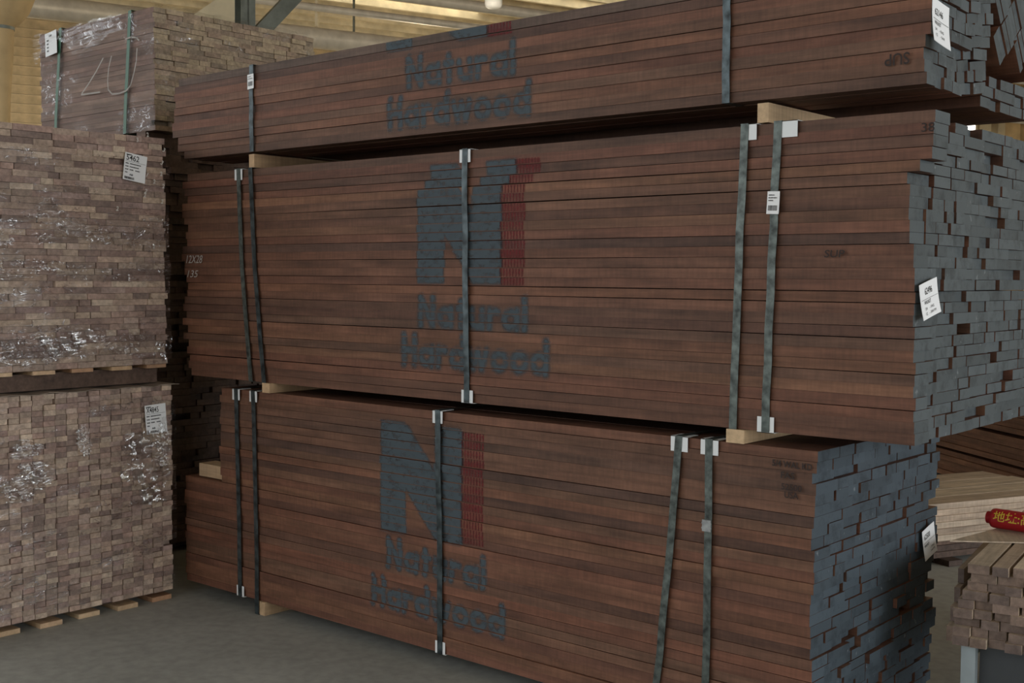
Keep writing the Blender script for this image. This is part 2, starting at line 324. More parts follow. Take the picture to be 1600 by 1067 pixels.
# glazing and posts on the back wall
p = bl_inv(hit(1512, 194, 1, 20)); d = bl_inv(ray(1512, 194)); c = bl_inv(CAM); s_ = (YW - .05 - c.y) / d.y; q = c + d * s_; q.z += .30
wn = struct('window_1', MB().box(q.x - .55, q.x + .32, YW - .06, YW - .02, q.z - .5, q.z + .55), M['glow'])
fr = MB()
for (a, b_, z0, z1) in ((q.x - .62, q.x - .55, q.z - .57, q.z + .62), (q.x + .32, q.x + .39, q.z - .57, q.z + .62)): fr.box(a, b_, YW - .1, YW - .01, z0, z1)
fr.box(q.x - .62, q.x + .39, YW - .1, YW - .01, q.z - .57, q.z - .5); fr.box(q.x - .62, q.x + .39, YW - .1, YW - .01, q.z + .55, q.z + .62)
fr.build('window_frame', M['cream'], wn)
for dx, w_, m_ in ((.75, .28, 'cream'), (1.5, .5, 'bag'), (2.75, .1, 'duct')):
    o = struct('trim_%d' % int(dx * 4), MB().box(q.x + dx, q.x + dx + w_, YW - .3, YW - .02, 0, ZR), M[m_])
# right hand wall with the open gateway the daylight comes through
gw = MB().box(11.2, 11.5, -14, -2, 0, ZR).box(11.2, 11.5, 10.5, YW, 0, ZR).box(11.2, 11.5, -2, 10.5, 5.2, ZR)
struct('wall_right', gw, M['cream'])

def duct(name, px0, py0, px1, z, r, label, m='duct', y0=-6, y1=YW - .5):
    """round pipe running with the purlins; its distance comes from its hanging height"""
    h = bl_inv(hit(px0, py0, 2, z))
    o = MB().tube([(h.x, y0, 0), (h.x, (y0 + y1) / 2, 0), (h.x, y1, 0)], r, 20).build(name, M[m], None, smooth=True)
    o.location = (0, 0, z); o.rotation_euler = (0, 0, BROT)
    tag(o, label, 'pipe'); return h
duct('ventilation_duct', 60, 16, 0, 6.1, .15, 'wide galvanised duct hung under roof above the plastic wrapped bundle with green straps')
h2 = duct('ventilation_duct', 520, 62, 0, 5.9, .19, 'thickest galvanised duct, hung lowest behind the steel post')
h3 = duct('conduit_pipe', 600, 25, 0, 6.4, .07, 'thin pale pipe under the purlins, between the duct and the hanging lamp')
duct('conduit_pipe', 760, 12, 0, 6.6, .10, 'pale pipe running beside the white hanging lamp')
for hx, px, py, z, lab in ((0, 511, 52, 5.9, 'pale flat hanger rod reaching down to the thick duct'), (0, 557, 64, 5.9, 'thin dark hanger rod reaching down to the thick duct')):
    w = hit(px, py, 2, z); w2 = bl(h2.x, bl_inv(w).y, 0)
    o = MB().box(-.035 if px == 511 else -.012, .035 if px == 511 else .012, -.02, .02, 0, ZR - z - .17).build('hanger_rod', M['cream'] if px == 511 else M['postgrey'], None, (w2.x, w2.y, z + .16))
    tag(o, lab, 'rod')
# roof glazing strips
for i, (px, py, ln) in enumerate(((600, 8, 5.0), (880, 2, 4.0), (1015, 4, 3.0))):
    h = bl_inv(hit(px, py, 2, ZR - .2))
    o = struct('window_%d' % (i + 2), MB().box(h.x - .3, h.x + .3, h.y - ln / 2, h.y + ln / 2, ZR - .02, ZR - .005), M['skylight'])
# hanging lamp
w = hit(771, 14, 2, 5.75)
lamp = tag(empty('hanging_lamp', w), 'white cylindrical hanging lamp with rounded bottom under the roof', 'lamp')
prof = [(.001, 0), (.08, .005), (.125, .03), (.14, .075), (.14, .36), (.09, .40), (.05, .42)]
v = []; f = []
for r_, z_ in prof:
    for a in range(24): v.append((r_ * math.cos(a * math.pi / 12), r_ * math.sin(a * math.pi / 12), z_))
for i in range(len(prof) - 1):
    for a in range(24): f.append((i * 24 + a, i * 24 + (a + 1) % 24, (i + 1) * 24 + (a + 1) % 24, (i + 1) * 24 + a))
link('lamp_shade', mesh('lamp_shade', v, f, M['lampglass'], smooth=True), lamp)
MB().tube([(0, 0, .42), (0, 0, ZR - 5.75)], .02, 8).build('stem', M['postgrey'], lamp)
def roof_fill_light(loc, power):  # unseen warm point lights, added to brighten the roof and far wall
    l = bpy.data.lights.new('roof_fill', 'POINT'); l.energy = power; l.color = (1, .85, .60); l.shadow_soft_size = .3
    o = bpy.data.objects.new('roof_fill', l); COL.objects.link(o); o.location = loc
for p_ in ((-24, 2, 4.6), (-24, 12, 4.6), (-15, 8, 4.6), (-20, 20, 4.6), (-8, 18, 4.6), (-5, 26, 4.6)):
    roof_fill_light(bl(*p_), 190)
# steel post with knee brace behind the wrapped bundle
d = ray(383, 60); pp = CAM + d * (15.0 / FPX)
post = tag(empty('steel_post', (pp.x, pp.y, 0), BROT), 'grey green steel post with gusset plate and knee brace behind wrapped bundle', 'post')
MB().box(-.13, .13, -.012, .012, 0, ZR - .2).box(-.13, -.115, -.09, .09, 0, ZR - .2).box(.115, .13, -.09, .09, 0, ZR - .2).build('column', M['postgrey'], post)
MB().box(-.16, .16, -.11, -.095, 3.9, 4.5).build('gusset_plate', M['postgrey'], post)
bz = MB().box(-.09, .09, -.09, .09, 0, 2.6); bz.build('knee_brace', M['postgrey'], post, (.05, 0, 4.3), (R(-42), 0, 0))
# cream sloping chute panel left of the post
a0 = CAM + ray(292, 30) * (17 / FPX); a1 = CAM + ray(372, 34) * (17 / FPX); a2 = CAM + ray(372, -25) * (17 / FPX); a3 = CAM + ray(345, -6) * (17 / FPX)
bk = ray(340, 10).normalized() * .5
vs = [a0, a1, a2, a3] + [q_ + bk for q_ in (a0, a1, a2, a3)]
o = MB().add(vs, [(0, 1, 2, 3), (7, 6, 5, 4), (0, 4, 5, 1), (1, 5, 6, 2), (2, 6, 7, 3), (3, 7, 4, 0)]).build('sloping_chute', M['cream'])
tag(o, 'cream sloping sheet metal chute beside the steel post', 'chute')
# canvas bag of a dust collector at the far left
d = ray(2, 100); bp_ = CAM + d * (13.0 / FPX)
bag = tag(empty('dust_bag', (bp_.x, bp_.y, 0)), 'tan canvas dust collector bag with a dark band, standing left of wrapped bundles', 'bag')
def lathe(prof, n=28):
    v = []; f = []
    for r_, z_ in prof:
        for a in range(n): v.append((r_ * math.cos(2 * math.pi * a / n), r_ * math.sin(2 * math.pi * a / n), z_))
    for i in range(len(prof) - 1):
        for a in range(n): f.append((i * n + a, i * n + (a + 1) % n, (i + 1) * n + (a + 1) % n, (i + 1) * n + a))
    return v, f
zz = lambda py: 1.46 + (425 - py) * 13.0 / FPX
v, f = lathe([(.02, 0), (.05, .3), (.06, zz(260)), (.09, zz(150)), (.125, zz(80)), (.135, zz(44))]); link('lower_bag', mesh('lower_bag', v, f, M['bag'], smooth=True), bag)
v, f = lathe([(.14, zz(45)), (.142, zz(40))]); link('band', mesh('band', v, f, M['postgrey'], smooth=True), bag)
v, f = lathe([(.13, zz(41)), (.2, zz(33)), (.29, zz(17)), (.36, zz(-10)), (.36, zz(-60)), (.25, zz(-90)), (.02, zz(-95))]); link('upper_bag', mesh('upper_bag', v, f, M['bag'], smooth=True), bag)

# ------------------------------------------------------------------ stencil (sprayed N, stripes, two words)
def strokes(word):
    out = []; x = 0.
    def arc(cx, cy, r, a0, a1, n=14): return [(cx + r * math.cos(R(a0 + (a1 - a0) * i / n)), cy + r * math.sin(R(a0 + (a1 - a0) * i / n))) for i in range(n + 1)]
    for ch in word:
        s = []; w = .5
        if ch == 'N': s = [[(0, 0), (0, 1)], [(.02, .98), (.52, .02)], [(.54, 0), (.54, 1)]]; w = .54
        elif ch == 'H': s = [[(0, 0), (0, 1)], [(0, .5), (.5, .5)], [(.5, 0), (.5, 1)]]
        elif ch == 'a': s = [arc(.25, .3, .25, 0, 360, 20), [(.5, 0), (.5, .6)]]
        elif ch == 'd': s = [arc(.25, .3, .25, 0, 360, 20), [(.5, 0), (.5, 1)]]
        elif ch == 'o': s = [arc(.26, .3, .26, 0, 360, 20)]; w = .52
        elif ch == 't': s = [[(.13, 0), (.13, .86)], [(0, .6), (.28, .6)]]; w = .28
        elif ch == 'u': s = [[(0, .6), (0, .25)] + arc(.22, .24, .22, 180, 360), [(.44, .6), (.44, 0)]]; w = .44
        elif ch == 'r': s = [[(0, 0), (0, .6)], arc(.22, .35, .22, 180, 60)]; w = .3
        elif ch == 'l': s = [[(0, 0), (0, 1)]]; w = 0.
        elif ch == 'w': s = [[(0, .6), (.18, .02), (.36, .58), (.54, .02), (.72, .6)]]; w = .72
        for q in s: out.append([(px + x, py) for px, py in q])
        x += w + .30
    return out, x - .30
def sdf(segs, X, Z):
    d = np.full(X.shape, 9.)
    for (ax, az), (bx, bz_) in segs:
        vx, vz = bx - ax, bz_ - az; L2 = vx * vx + vz * vz + 1e-12
        t = np.clip(((X - ax) * vx + (Z - az) * vz) / L2, 0, 1)
        d = np.minimum(d, np.hypot(X - ax - t * vx, Z - az - t * vz))
    return d
def stencil(name, cov, x0, x1, z0, z1, courses, m, parent, cell=.004, shift=None):
    """cov(X,Z)->0..1 evaluated on a fine grid, cut at the board joints and laid on each board's own front"""
    vs = []; fs = []; cv = []
    for i, (cz0, cz1, yf) in enumerate(courses):
        a, b = max(z0, cz0 + .0012), min(z1, cz1 - .0018)
        if b - a < .003: continue
        sh = shift(i) if shift else 0.
        nx = int((x1 - x0) / cell) + 1; nz = max(2, int((b - a) / cell) + 1)
        gx = np.linspace(x0, x1, nx); gz = np.linspace(a, b, nz); X, Z = np.meshgrid(gx, gz, indexing='ij')
        C = cov(X, Z); o = len(vs); idx = -np.ones(X.shape, int); 
        keep = (C[:-1, :-1] + C[1:, :-1] + C[:-1, 1:] + C[1:, 1:]) > .04
        for p_, q_ in zip(*np.nonzero(keep)):
            loop = []
            for (i_, j_) in ((p_, q_), (p_ + 1, q_), (p_ + 1, q_ + 1), (p_, q_ + 1)):
                if idx[i_, j_] < 0:
                    idx[i_, j_] = len(vs); vs.append((X[i_, j_] + sh, yf(X[i_, j_] + sh) - .00035, Z[i_, j_])); cv.append(C[i_, j_])
                loop.append(int(idx[i_, j_]))
            fs.append(tuple(loop))
    if not fs: return
    me = mesh(name, vs, fs, m); at = me.attributes.new('cov', 'FLOAT', 'POINT'); at.data.foreach_set('value', np.array(cv, dtype=np.float32))
    o = link(name, me); reparent(o, parent); return o
sstep = lambda e0, e1, x: np.clip((x - e0) / (e1 - e0), 0, 1) ** 2 * (3 - 2 * np.clip((x - e0) / (e1 - e0), 0, 1))
def word_cov(word, x0, x1, zbase, hgt, sw, soft=.009):
    st, w = strokes(word); kx = (x1 - x0) / w
    segs = [((x0 + a[0] * kx, zbase + a[1] * hgt), (x0 + b[0] * kx, zbase + b[1] * hgt)) for s in st for a, b in zip(s[:-1], s[1:])]
    return lambda X, Z: 1 - sstep(sw / 2 - soft, sw / 2 + soft, sdf(segs, X, Z))
def n_cov(x0, x1, z0, z1, sw=.126, soft=.007):
    def f(X, Z):
        u = X - x0; w = x1 - x0; v = (Z - z0) / (z1 - z0)
        left = np.maximum(np.maximum(-u, u - sw), 0); right = np.maximum(np.maximum(w - sw - u, u - w), 0)
        e = np.clip((u - sw) / (w - 2 * sw), 0, 1); q = 1 - v; H = z1 - z0
        dg = np.maximum(np.maximum(.43 * e - q, q - .55 - .45 * e), 0) * H * .55 + np.maximum(np.maximum(-u, u - w), 0)
        d = np.minimum(np.minimum(left, right), dg)
        dz = np.maximum(np.maximum(z0 - Z, Z - z1), 0)
        return 1 - sstep(0, 2 * soft, np.hypot(d, dz))
    return f
def stripe_cov(x0, x1, z0, z1, n=8):
    def f(X, Z):
        u = (X - x0) / (x1 - x0) * n; ph = np.abs((u % 1) - .5)
        jag = .05 * np.sin(Z * 190) 
        line = .95 * (1 - sstep(.16, .34, ph + jag))
        dense = .10 + .40 * (np.sin(Z * 41 + 1.2) > .8)
        c = np.maximum(line, dense)
        return c * (Z > z0) * (Z < z1) * (u >= 0) * (u <= n) 
    return f

# ------------------------------------------------------------------ walnut bundles
YF = 3.187
def strap(parent, xt, xb, zt, zb, yf, yb, m, w=.026, bulge=0., seed=0):
    """steel band round the bundle, front run slanting from xt (top) to xb (bottom)"""
    mb = MB(); rr = random.Random(seed); n = 9; t = .0014; prev = None; pts = []
    for i in range(n + 1):
        s = i / n; pts.append((xt + (xb - xt) * s + bulge * math.sin(math.pi * s) + rr.uniform(-.002, .002), yf - .003 - .002 * math.sin(math.pi * s), zt + (zb - zt) * s))
    for i in range(n):
        (xa, ya, za), (xb_, yb_, zb_) = pts[i], pts[i + 1]
        mb.add([(xa - w / 2, ya, za), (xa + w / 2, ya, za), (xa + w / 2, ya - t, za), (xa - w / 2, ya - t, za), (xb_ - w / 2, yb_, zb_), (xb_ + w / 2, yb_, zb_), (xb_ + w / 2, yb_ - t, zb_), (xb_ - w / 2, yb_ - t, zb_)], [(2, 3, 7, 6), (0, 1, 5, 4)[::-1], (1, 2, 6, 5), (3, 0, 4, 7), (0, 3, 2, 1), (4, 5, 6, 7)])
    mb.box(xt - w / 2, xt + w / 2, yf - .004, yb + .004, zt, zt + t)
    mb.box(xb - w / 2, xb + w / 2, yf - .004, yb + .004, zb - t, zb)
    mb.box(xt - w / 2, xt + w / 2, yb + .003, yb + .003 + t, zb, zt)
    o = mb.build('strap', M[m]); reparent(o, parent); return o
def protector(st, x, z, yf, up=True, w=.05, h=.046):
    """white plastic corner piece under a strap; up = on the upper edge"""
    s = 1 if up else -1; mb = MB()
    z0, z1 = (z - h, z + .002) if up else (z - .002, z + h)
    mb.box(x - w / 2, x + w / 2, yf - .0022, yf - .0004, z0, z1)
    mb.box(x - w / 2, x + w / 2, yf - .0022, yf + .06, z + (.0 if up else -.002), z + (.002 if up else 0))
    o = mb.build('corner_protector', M['white']); reparent(o, st); tag(o, 'white plastic corner protector'); return o
def paper_tag(parent, face, org, w, h, rot, lines, curl=.006, rule=None, bars=None, name='paper_tag', lab=None):
    """a slightly curled card with its print; org = its upper left corner"""
    u, v, n = FRAME[face]; nx, nz = 6, 8; vs = []; fs = []
    bend = lambda a, b: .004 + curl * (b * b + .5 * (a - .5) ** 2)
    P_ = lambda a, b, e=0.: (a * w, -b * h, bend(a, b) + e)
    co = [P_(i / nx, j / nz) for j in range(nz + 1) for i in range(nx + 1)]
    for j in range(nz):
        for i in range(nx): q = j * (nx + 1) + i; fs.append((q, q + nx + 1, q + nx + 2, q + 1))
    k = len(co); co += [(c_[0], c_[1], c_[2] - .0008) for c_ in co]; fs += [tuple(k + i for i in f[::-1]) for f in fs]
    o = link(name, mesh(name, place(co, face, org, rot), fs, M['card'], smooth=True)); reparent(o, parent)
    tag(o, lab or 'white paper tag with black print')
    mb = MB()
    for body, a, b, size, width, bold in lines:
        c_, f_ = text_mesh(body, size, None, width, bold)
        if len(c_) == 0: continue
        mb.add(place([P_(a + p_[0] / w, b - p_[1] / h, .0012) for p_ in c_], face, org, rot), f_)
    for b in (rule or []): mb.add(place([P_(.05, b, .0012), P_(.5, b, .0012), P_(.95, b, .0012), P_(.95, b + .008, .0012), P_(.5, b + .008, .0012), P_(.05, b + .008, .0012)], face, org, rot), [(0, 5, 4, 1), (1, 4, 3, 2)])
    for bars_ in (bars if isinstance(bars, list) else [bars] if bars else []):
        a0, a1, b0, b1 = bars_; rr = random.Random(int(b0 * 100)); a = a0
        while a < a1:
            q = rr.choice((.006, .010, .016) if b1 - b0 > .07 else (.012, .02, .03)); mb.add(place([P_(a, b0, .0012), P_(a + q, b0, .0012), P_(a + q, b1, .0012), P_(a, b1, .0012)], face, org, rot), [(0, 3, 2, 1)]); a += q + rr.choice((.008, .012))
    pr = mb.build('print', M['ink']); reparent(pr, o); return o

def courses_bundle(root, X0f, X1f, depth, z0, n, t, side, end, seed, widths, jit=.006, recess=.10, front_w=None, zoff=None, amp=.0028, dark=()):
    rr = random.Random(seed); courses = []; cnt = 0
    nominal = round(X1f(n // 2) - X0f(n // 2), 2)
    for i in range(n):
        zc = z0 + i * t; fy = rr.uniform(-.003, .003); 
        gap = rr.choice((.0001, .0001, .0002, .0002, .0004, .0010, .0018)); th = t - gap
        w = front_w(i) if front_w else rr.choice(widths)
        xl, xr = X0f(i) + rr.uniform(-.006, .006), X1f(i)
        me = wavy_board(xl, xr, w, th, 'walnut_dark' if i in dark else side, end, seed * 100 + i, amp)
        o = link('board', me); o.location = (0, YF + fy, zc); reparent(o, root); cnt += 1
        rs = random.Random(seed * 100 + i); p1, p2, p3 = rs.random() * 6, rs.random() * 6, rs.random() * 6
        courses.append((zc, zc + th, lambda X, a=xl, b=xr, q=p3, f_=fy: YF + f_ + amp * math.sin(4 * (X - a) / (b - a) + q)))
        y = YF + fy + w
        lim = YF + depth + rr.uniform(-.012, .008)
        while y < lim - .03:
            w = rr.choice(widths); 
            if lim - (y + w) < .045: w = round(lim - y, 2)
            g = rr.choice((.0006, .0006, .0006, .0008, .0008, .001, .001, .0015, .003, .009, .016))
            L = X1f.base - X0f(i) if hasattr(X1f, 'base') else xr - X0f(i)
            L = round(L, 2)
            e = rr.gauss(0, jit)
            if rr.random() < recess: e -= rr.uniform(.012, .05)
            xe = (X1f.base if hasattr(X1f, 'base') else xr) + e
            w2 = max(.02, round(w - g, 3))
            dz = 0.; ro = rr.uniform(-.003, .003)
            if zoff: dz, ro = zoff(i, y - YF, rr)
            o = link('board', board_me(L, w2, round(th - rr.choice((0, 0, 0, .0005, .001, .0022)), 4), side, end)); o.location = (xe - L / 2, y + g + w2 / 2, zc + th / 2 + dz); o.rotation_euler = (ro, 0, 0)
            reparent(o, root); cnt += 1; y += w
    return courses, cnt
def prof(base, d):
    f = lambda i: base + d(i)
    return f

# --- bottom bundle -------------------------------------------------
TB = .0323
bot = tag(empty('lumber_bundle', (-3.1, YF, 0)), 'bottom steel strapped walnut bundle with blue grey painted ends, lying on the floor bearers', 'lumber bundle', 'strapped walnut bundles')
rb = random.Random(4)
xr_b = [-1.578 + rb.uniform(-.010, .006) for _ in range(28)]
X1 = lambda i: xr_b[i] + (.008 if i in (27, 26) else 0)
X0 = lambda i: -4.43 if i >= 15 else -4.70
cb, nb = courses_bundle(bot, X0, X1, .93, .06, 28, TB, 'walnut', 'paint_blue', 11, (.07, .08, .09, .10, .11, .12, .13, .15), front_w=lambda i: random.Random(i).choice((.08, .1, .12, .14)), recess=.07, jit=.004)
ZB0, ZB1 = .06, .06 + 28 * TB
for xx in (-4.155, -1.95):
    o = link('bearer', board_me(.94, .055 if xx < -4 else .07, .058, 'pine', 'pine', 1), None, (xx + .012, YF + .465, .030)); reparent(o, bot); tag(o, 'pale pine bearer')
for j, (xt, xb, bear, mm, pt_, pb_) in enumerate(((-4.305, -4.282, 0, 'steel', 1, 1), (-4.184, -4.161, 1, 'steel', 1, 0), (-3.085, -3.068, 0, 'steel', 1, 1), (-2.034, -2.118, 0, 'steel2', 1, 0), (-1.925, -1.932, 1, 'steel2', 1, 0))):
    s_ = strap(bot, xt, xb, ZB1 + .003, ZB0 - (.058 if bear else 0) + .001, YF - .006, YF + .945, mm, seed=j, bulge=.006)
    if pt_: protector(s_, xt, ZB1 + .001, YF - .0062, True, w=.062 if j > 2 else .05)
    if pb_: protector(s_, xb, ZB0 - .001, YF - .0062, False)
    if j == 4:
        o = MB().box(-.0155, .0155, -.005, 0, -.018, .018).box(-.017, .017, -.006, 0, -.010, -.005).box(-.017, .017, -.006, 0, .005, .010).build('strap_seal', M['seal'], None, (-1.929, YF - .008, .70)); reparent(o, s_)
yb0 = -.4 
stencil('stencil_n', n_cov(-3.392, -2.975, 1.46 - .975, 1.46 - .560), -3.41, -2.95, .47, .92, cb, M['spray_blue'], bot)
stencil('stencil_stripes', stripe_cov(-2.975, -2.862, 1.46 - .970, 1.46 - .565), -2.985, -2.855, .47, .91, cb, M['spray_red'], bot, cell=.003)
stencil('stencil_lettering', word_cov('Natural', -3.352, -2.862, .345, .104, .028), -3.40, -2.82, .32, .48, cb, M['spray_blue'], bot, cell=.0035)
stencil('stencil_lettering', word_cov('Hardwood', -3.437, -2.770, .185, .104, .029), -3.48, -2.72, .16, .32, cb, M['spray_blue'], bot, cell=.0035)
def onF(px, py): return hit(px, py, 1, YF - .0075)
marks('stamped_lettering', [('5/4 WAL KD', .026, .128, onF(1206, 727), -.012, .0006, 0), ('FAS', .026, .045, onF(1219, 746), 0, .0006, 0), ('52500', .026, .066, onF(1220, 764), -.01, .0004, 0), ('USA', .026, .045, onF(1225, 777), 0, .0006, 0)], 'front', M['stamp'], bot)
XE = -1.570
q = hit(1444, 832, 0, XE + .02)
paper_tag(bot, 'end', Vector((XE + .008, q.y, q.z)), .105, .105, R(12), [('62500', .12, .34, .026, .05, 0), ('WALNUT', .08, .58, .013, .042, .0002), ('- FAS', .5, .74, .010, .034, 0), ('- 544 FM', .45, .86, .010, .04, 0)], rule=[.44])

# --- middle bundle -------------------------------------------------
mid = tag(empty('lumber_bundle', (-3.0, YF, 1.007)), 'middle steel strapped walnut bundle with grey painted ends and tallest sprayed letter', 'lumber bundle', 'strapped walnut bundles')
ZM0 = 1.007; ZM1 = ZM0 + 28 * .0324
rm_ = random.Random(9)
xm = []
for i in range(28):
    j = 27 - i
    xm.append((-1.254 if j < 4 else -1.290 if j == 4 else -1.323 if j == 5 else -1.319 if j < 9 else -1.312 if j < 11 else -1.300 + .0009 * (j - 11)) + rm_.uniform(-.003, .003))
def X1m(i): return xm[i]
X1m.base = -1.308
X0m = lambda i: -4.69 + random.Random(i + 50).uniform(-.02, .03) + (.03 if i < 2 else 0)
cm, nm = courses_bundle(mid, X0m, X1m, 1.0, ZM0, 28, .0324, 'walnut', 'paint', 23, (.07, .08, .09, .10, .11, .13, .15, .17, .20), front_w=lambda i: random.Random(i + 3).choice((.08, .1, .13, .15)) if i < 24 else .105, recess=.04, jit=.004)
for xx in (-4.10, -1.845):
    o = link('bearer', board_me(1.02, .05 if xx < -4 else .06, .041, 'pine', 'pine', 1), None, (xx + .012, YF + .495, ZM0 - .0212)); reparent(o, mid); tag(o, 'pale pine bearer')
for j, (xt, xb, bear, mm, pt_, pb_) in enumerate(((-4.278, -4.197, 0, 'steel2', 1, 0), (-4.193, -4.101, 1, 'steel', 0, 0), (-2.952, -2.937, 0, 'steel', 1, 1), (-1.821, -1.844, 1, 'steel2', 1, 0), (-1.711, -1.735, 0, 'steel2', 1, 1))):
    s_ = strap(mid, xt, xb, ZM1 + .003, ZM0 - (.041 if bear else 0) + .001, YF - .006, YF + 1.015, mm, seed=20 + j, bulge=-.012 if j < 2 else .0)
    if pt_: protector(s_, xt + (.014 if j == 3 else .036 if j == 4 else 0), ZM1 + .001, YF - .0062, True, w=.052)
    if pb_: protector(s_, xb, ZM0 - .001, YF - .0062, False, w=.055)
    if j == 4: paper_tag(s_, 'front', Vector((-1.738, YF - .0095, hit(1210, 299, 1, YF).z)), .04, .066, R(-2), [], curl=.002, bars=[(.12, .6, .14, .19), (.12, .8, .26, .31), (.12, .5, .38, .43), (.12, .85, .62, .85)], name='strap_sticker', lab='small white sticker with print on the strap')
def shm(i):
    j = 27 - i
    return .065 if j in (1, 2) else .035 if j == 3 else 0.
stencil('stencil_n', n_cov(-3.192, -2.790, 1.46 - .018, 1.46 + .402), -3.21, -2.77, 1.43, 1.88, cm, M['spray_blue'], mid, shift=shm)
stencil('stencil_stripes', stripe_cov(-2.788, -2.676, 1.46 - .028, 1.46 + .408), -2.80, -2.67, 1.42, 1.88, cm, M['spray_red'], mid, cell=.003, shift=shm)
stencil('stencil_lettering', word_cov('Natural', -3.182, -2.676, 1.46 - .180, .104, .029, .011), -3.23, -2.63, 1.25, 1.41, cm, M['spray_blue'], mid, cell=.0035)
stencil('stencil_lettering', word_cov('Hardwood', -3.27, -2.58, 1.46 - .328, .106, .030, .012), -3.32, -2.53, 1.10, 1.26, cm, M['spray_blue'], mid, cell=.0035)
marks('chalk_lettering', [('12X28', .05, .125, onF(289, 411), 0, 0, .3), ('135', .045, .085, onF(290, 433), 0, 0, .3)], 'front', M['chalk_faint'], mid)
marks('pencil_lettering', [('SUP', .03, .062, onF(1287, 402), 0, .0003, .1)], 'front', M['stamp'], mid)
marks('stamped_numerals', [('38', .034, .036, onF(1438, 206), 0, 0, 0)], 'front', M['stamp'], mid)
q = hit(1431, 446, 0, -1.29)
paper_tag(mid, 'end', Vector((-1.286, q.y, q.z)), .125, .098, R(11), [('62496', .28, .34, .026, .05, 0), ('WALNUT', .2, .60, .014, .045, .0002), ('54    - FAS', .2, .76, .011, .06, 0), ('12    - 544 FM', .18, .9, .011, .07, 0)], rule=[.46], curl=.008)

# --- top bundle ----------------------------------------------------
ZT0 = 1.985; TT = .0327
top = tag(empty('lumber_bundle', (-3.0, YF, ZT0)), 'top low steel strapped walnut bundle, its painted ends jumbled and tilted', 'lumber bundle', 'strapped walnut bundles')
xt_ = [-1.278, -1.284, -1.288, -1.282, -1.27, -1.268, -1.268, -1.262, -1.262, -1.26, -1.262]
X1t = lambda i: xt_[i]
X0t = lambda i: [-4.69, -4.74, -4.73, -4.77, -4.78, -4.77, -4.76, -4.75, -4.75, -4.75, -4.73][i]
def zt_off(i, y, rr):
    if y < .2: return -.003 * y / .2 + rr.uniform(-.0005, .0005), -.02 + rr.uniform(-.012, .012)
    return -.003 + .15 * (y - .2), .14 + rr.uniform(-.05, .05)
ct, nt_ = courses_bundle(top, X0t, X1t, .46, ZT0, 11, TT, 'walnut', 'paint', 37, (.06, .075, .085, .10), zoff=zt_off, jit=.004, recess=.03, amp=.003, dark=(10,))
rt = random.Random(8)
for i in range(3):                                   # low courses behind, set back
    y = YF + (.52 if i < 2 else .58)
    while y < YF + .98:
        w = rt.choice((.07, .09, .10, .12)); e = rt.uniform(-.03, 0)
        o = link('board', board_me(3.4, w - .004, .031, 'walnut', 'paint'), None, (-1.30 + e - 1.7, y + w / 2, ZT0 + i * TT + .016)); o.rotation_euler = (rt.uniform(-.02, .02), 0, 0); reparent(o, top); y += w + rt.choice((0, 0, .012))
for j in range(-3, 13):                              # boards slumped over on their edges
    for k2 in range(5):
        ta, wa = (.788, .616), (.616, -.788)
        yy = YF + .52 + j * .0325 * ta[0] + k2 * .104 * wa[0]; zz_ = ZT0 + .40 + j * .0325 * ta[1] + k2 * .104 * wa[1]
        if zz_ < ZT0 + .155 or zz_ > ZT0 + .375 or yy < YF + .54 or yy > YF + .95: continue
        o = link('board', board_me(3.4, .10, .031, 'walnut', 'paint'), None, (-1.285 + rt.uniform(-.006, .006) - 1.7, yy, zz_)); o.rotation_euler = (R(-52), 0, 0); reparent(o, top)
ZT1 = ZT0 + 11 * TT
for j, (xt2, mm) in enumerate(((-4.183, 'steel'), (-1.886, 'steel'))):
    s_ = strap(top, xt2, xt2, ZT1 + .003, ZT0 + .001, YF - .006, YF + 1.0, mm, seed=40 + j)
    if j == 0: paper_tag(s_, 'front', Vector((-4.205, YF - .0095, hit(395, 117, 1, YF).z)), .042, .062, R(3), [], curl=.002, bars=[(.12, .6, .14, .19), (.12, .8, .28, .33), (.12, .85, .5, .8)], name='strap_sticker', lab='small white sticker with print on the strap')
for xa, xb in ((-3.38, -3.12), (-3.12, -2.84)): stencil('stencil_n', n_cov(-3.36, -2.86, 2.312, 2.73), xa, xb, 2.29, ZT1 - .002, ct, M['spray_blue'], top)
stencil('stencil_stripes', stripe_cov(-2.855, -2.74, 2.302, 2.73), -2.87, -2.73, 2.29, ZT1 - .002, ct, M['spray_red'], top, cell=.003)
stencil('stencil_lettering', word_cov('Natural', -3.245, -2.735, 2.168, .104, .028, .010), -3.3, -2.68, 2.14, 2.31, ct, M['spray_blue'], top, cell=.0035)
stencil('stencil_lettering', word_cov('Hardwood', -3.345, -2.665, 2.022, .104, .029, .010), -3.4, -2.6, 2.0, 2.15, ct, M['spray_blue'], top, cell=.0035)
marks('stamped_lettering', [('SUP', .045, .07, onF(1422, 81), math.pi, .0005, 0)], 'front', M['stamp'], top)
q = hit(1453, -6, 0, -1.255)
paper_tag(top, 'end', Vector((-1.253, q.y, q.z)), .118, .118, R(-6), [('62146', .16, .36, .026, .056, 0), ('WALNUT', .14, .58, .014, .045, .0002), ('54    - FAS', .14, .72, .011, .06, 0), ('12    - 544', .14, .85, .011, .06, 0)], rule=[.46], curl=.012)
for xx, lab in ((-4.203, 'pine spacer block under the far end of the top walnut bundle'), (-1.768, 'pine spacer block under the painted end of the top walnut bundle')):
    o = link('spacer_block', board_me(.96, .036, .0575, 'pine', 'pine', 1), None, (xx, YF + .485, ZM1 + .0047 + .0288)); tag(o, lab, 'timber block', 'spacer blocks between the bundles')
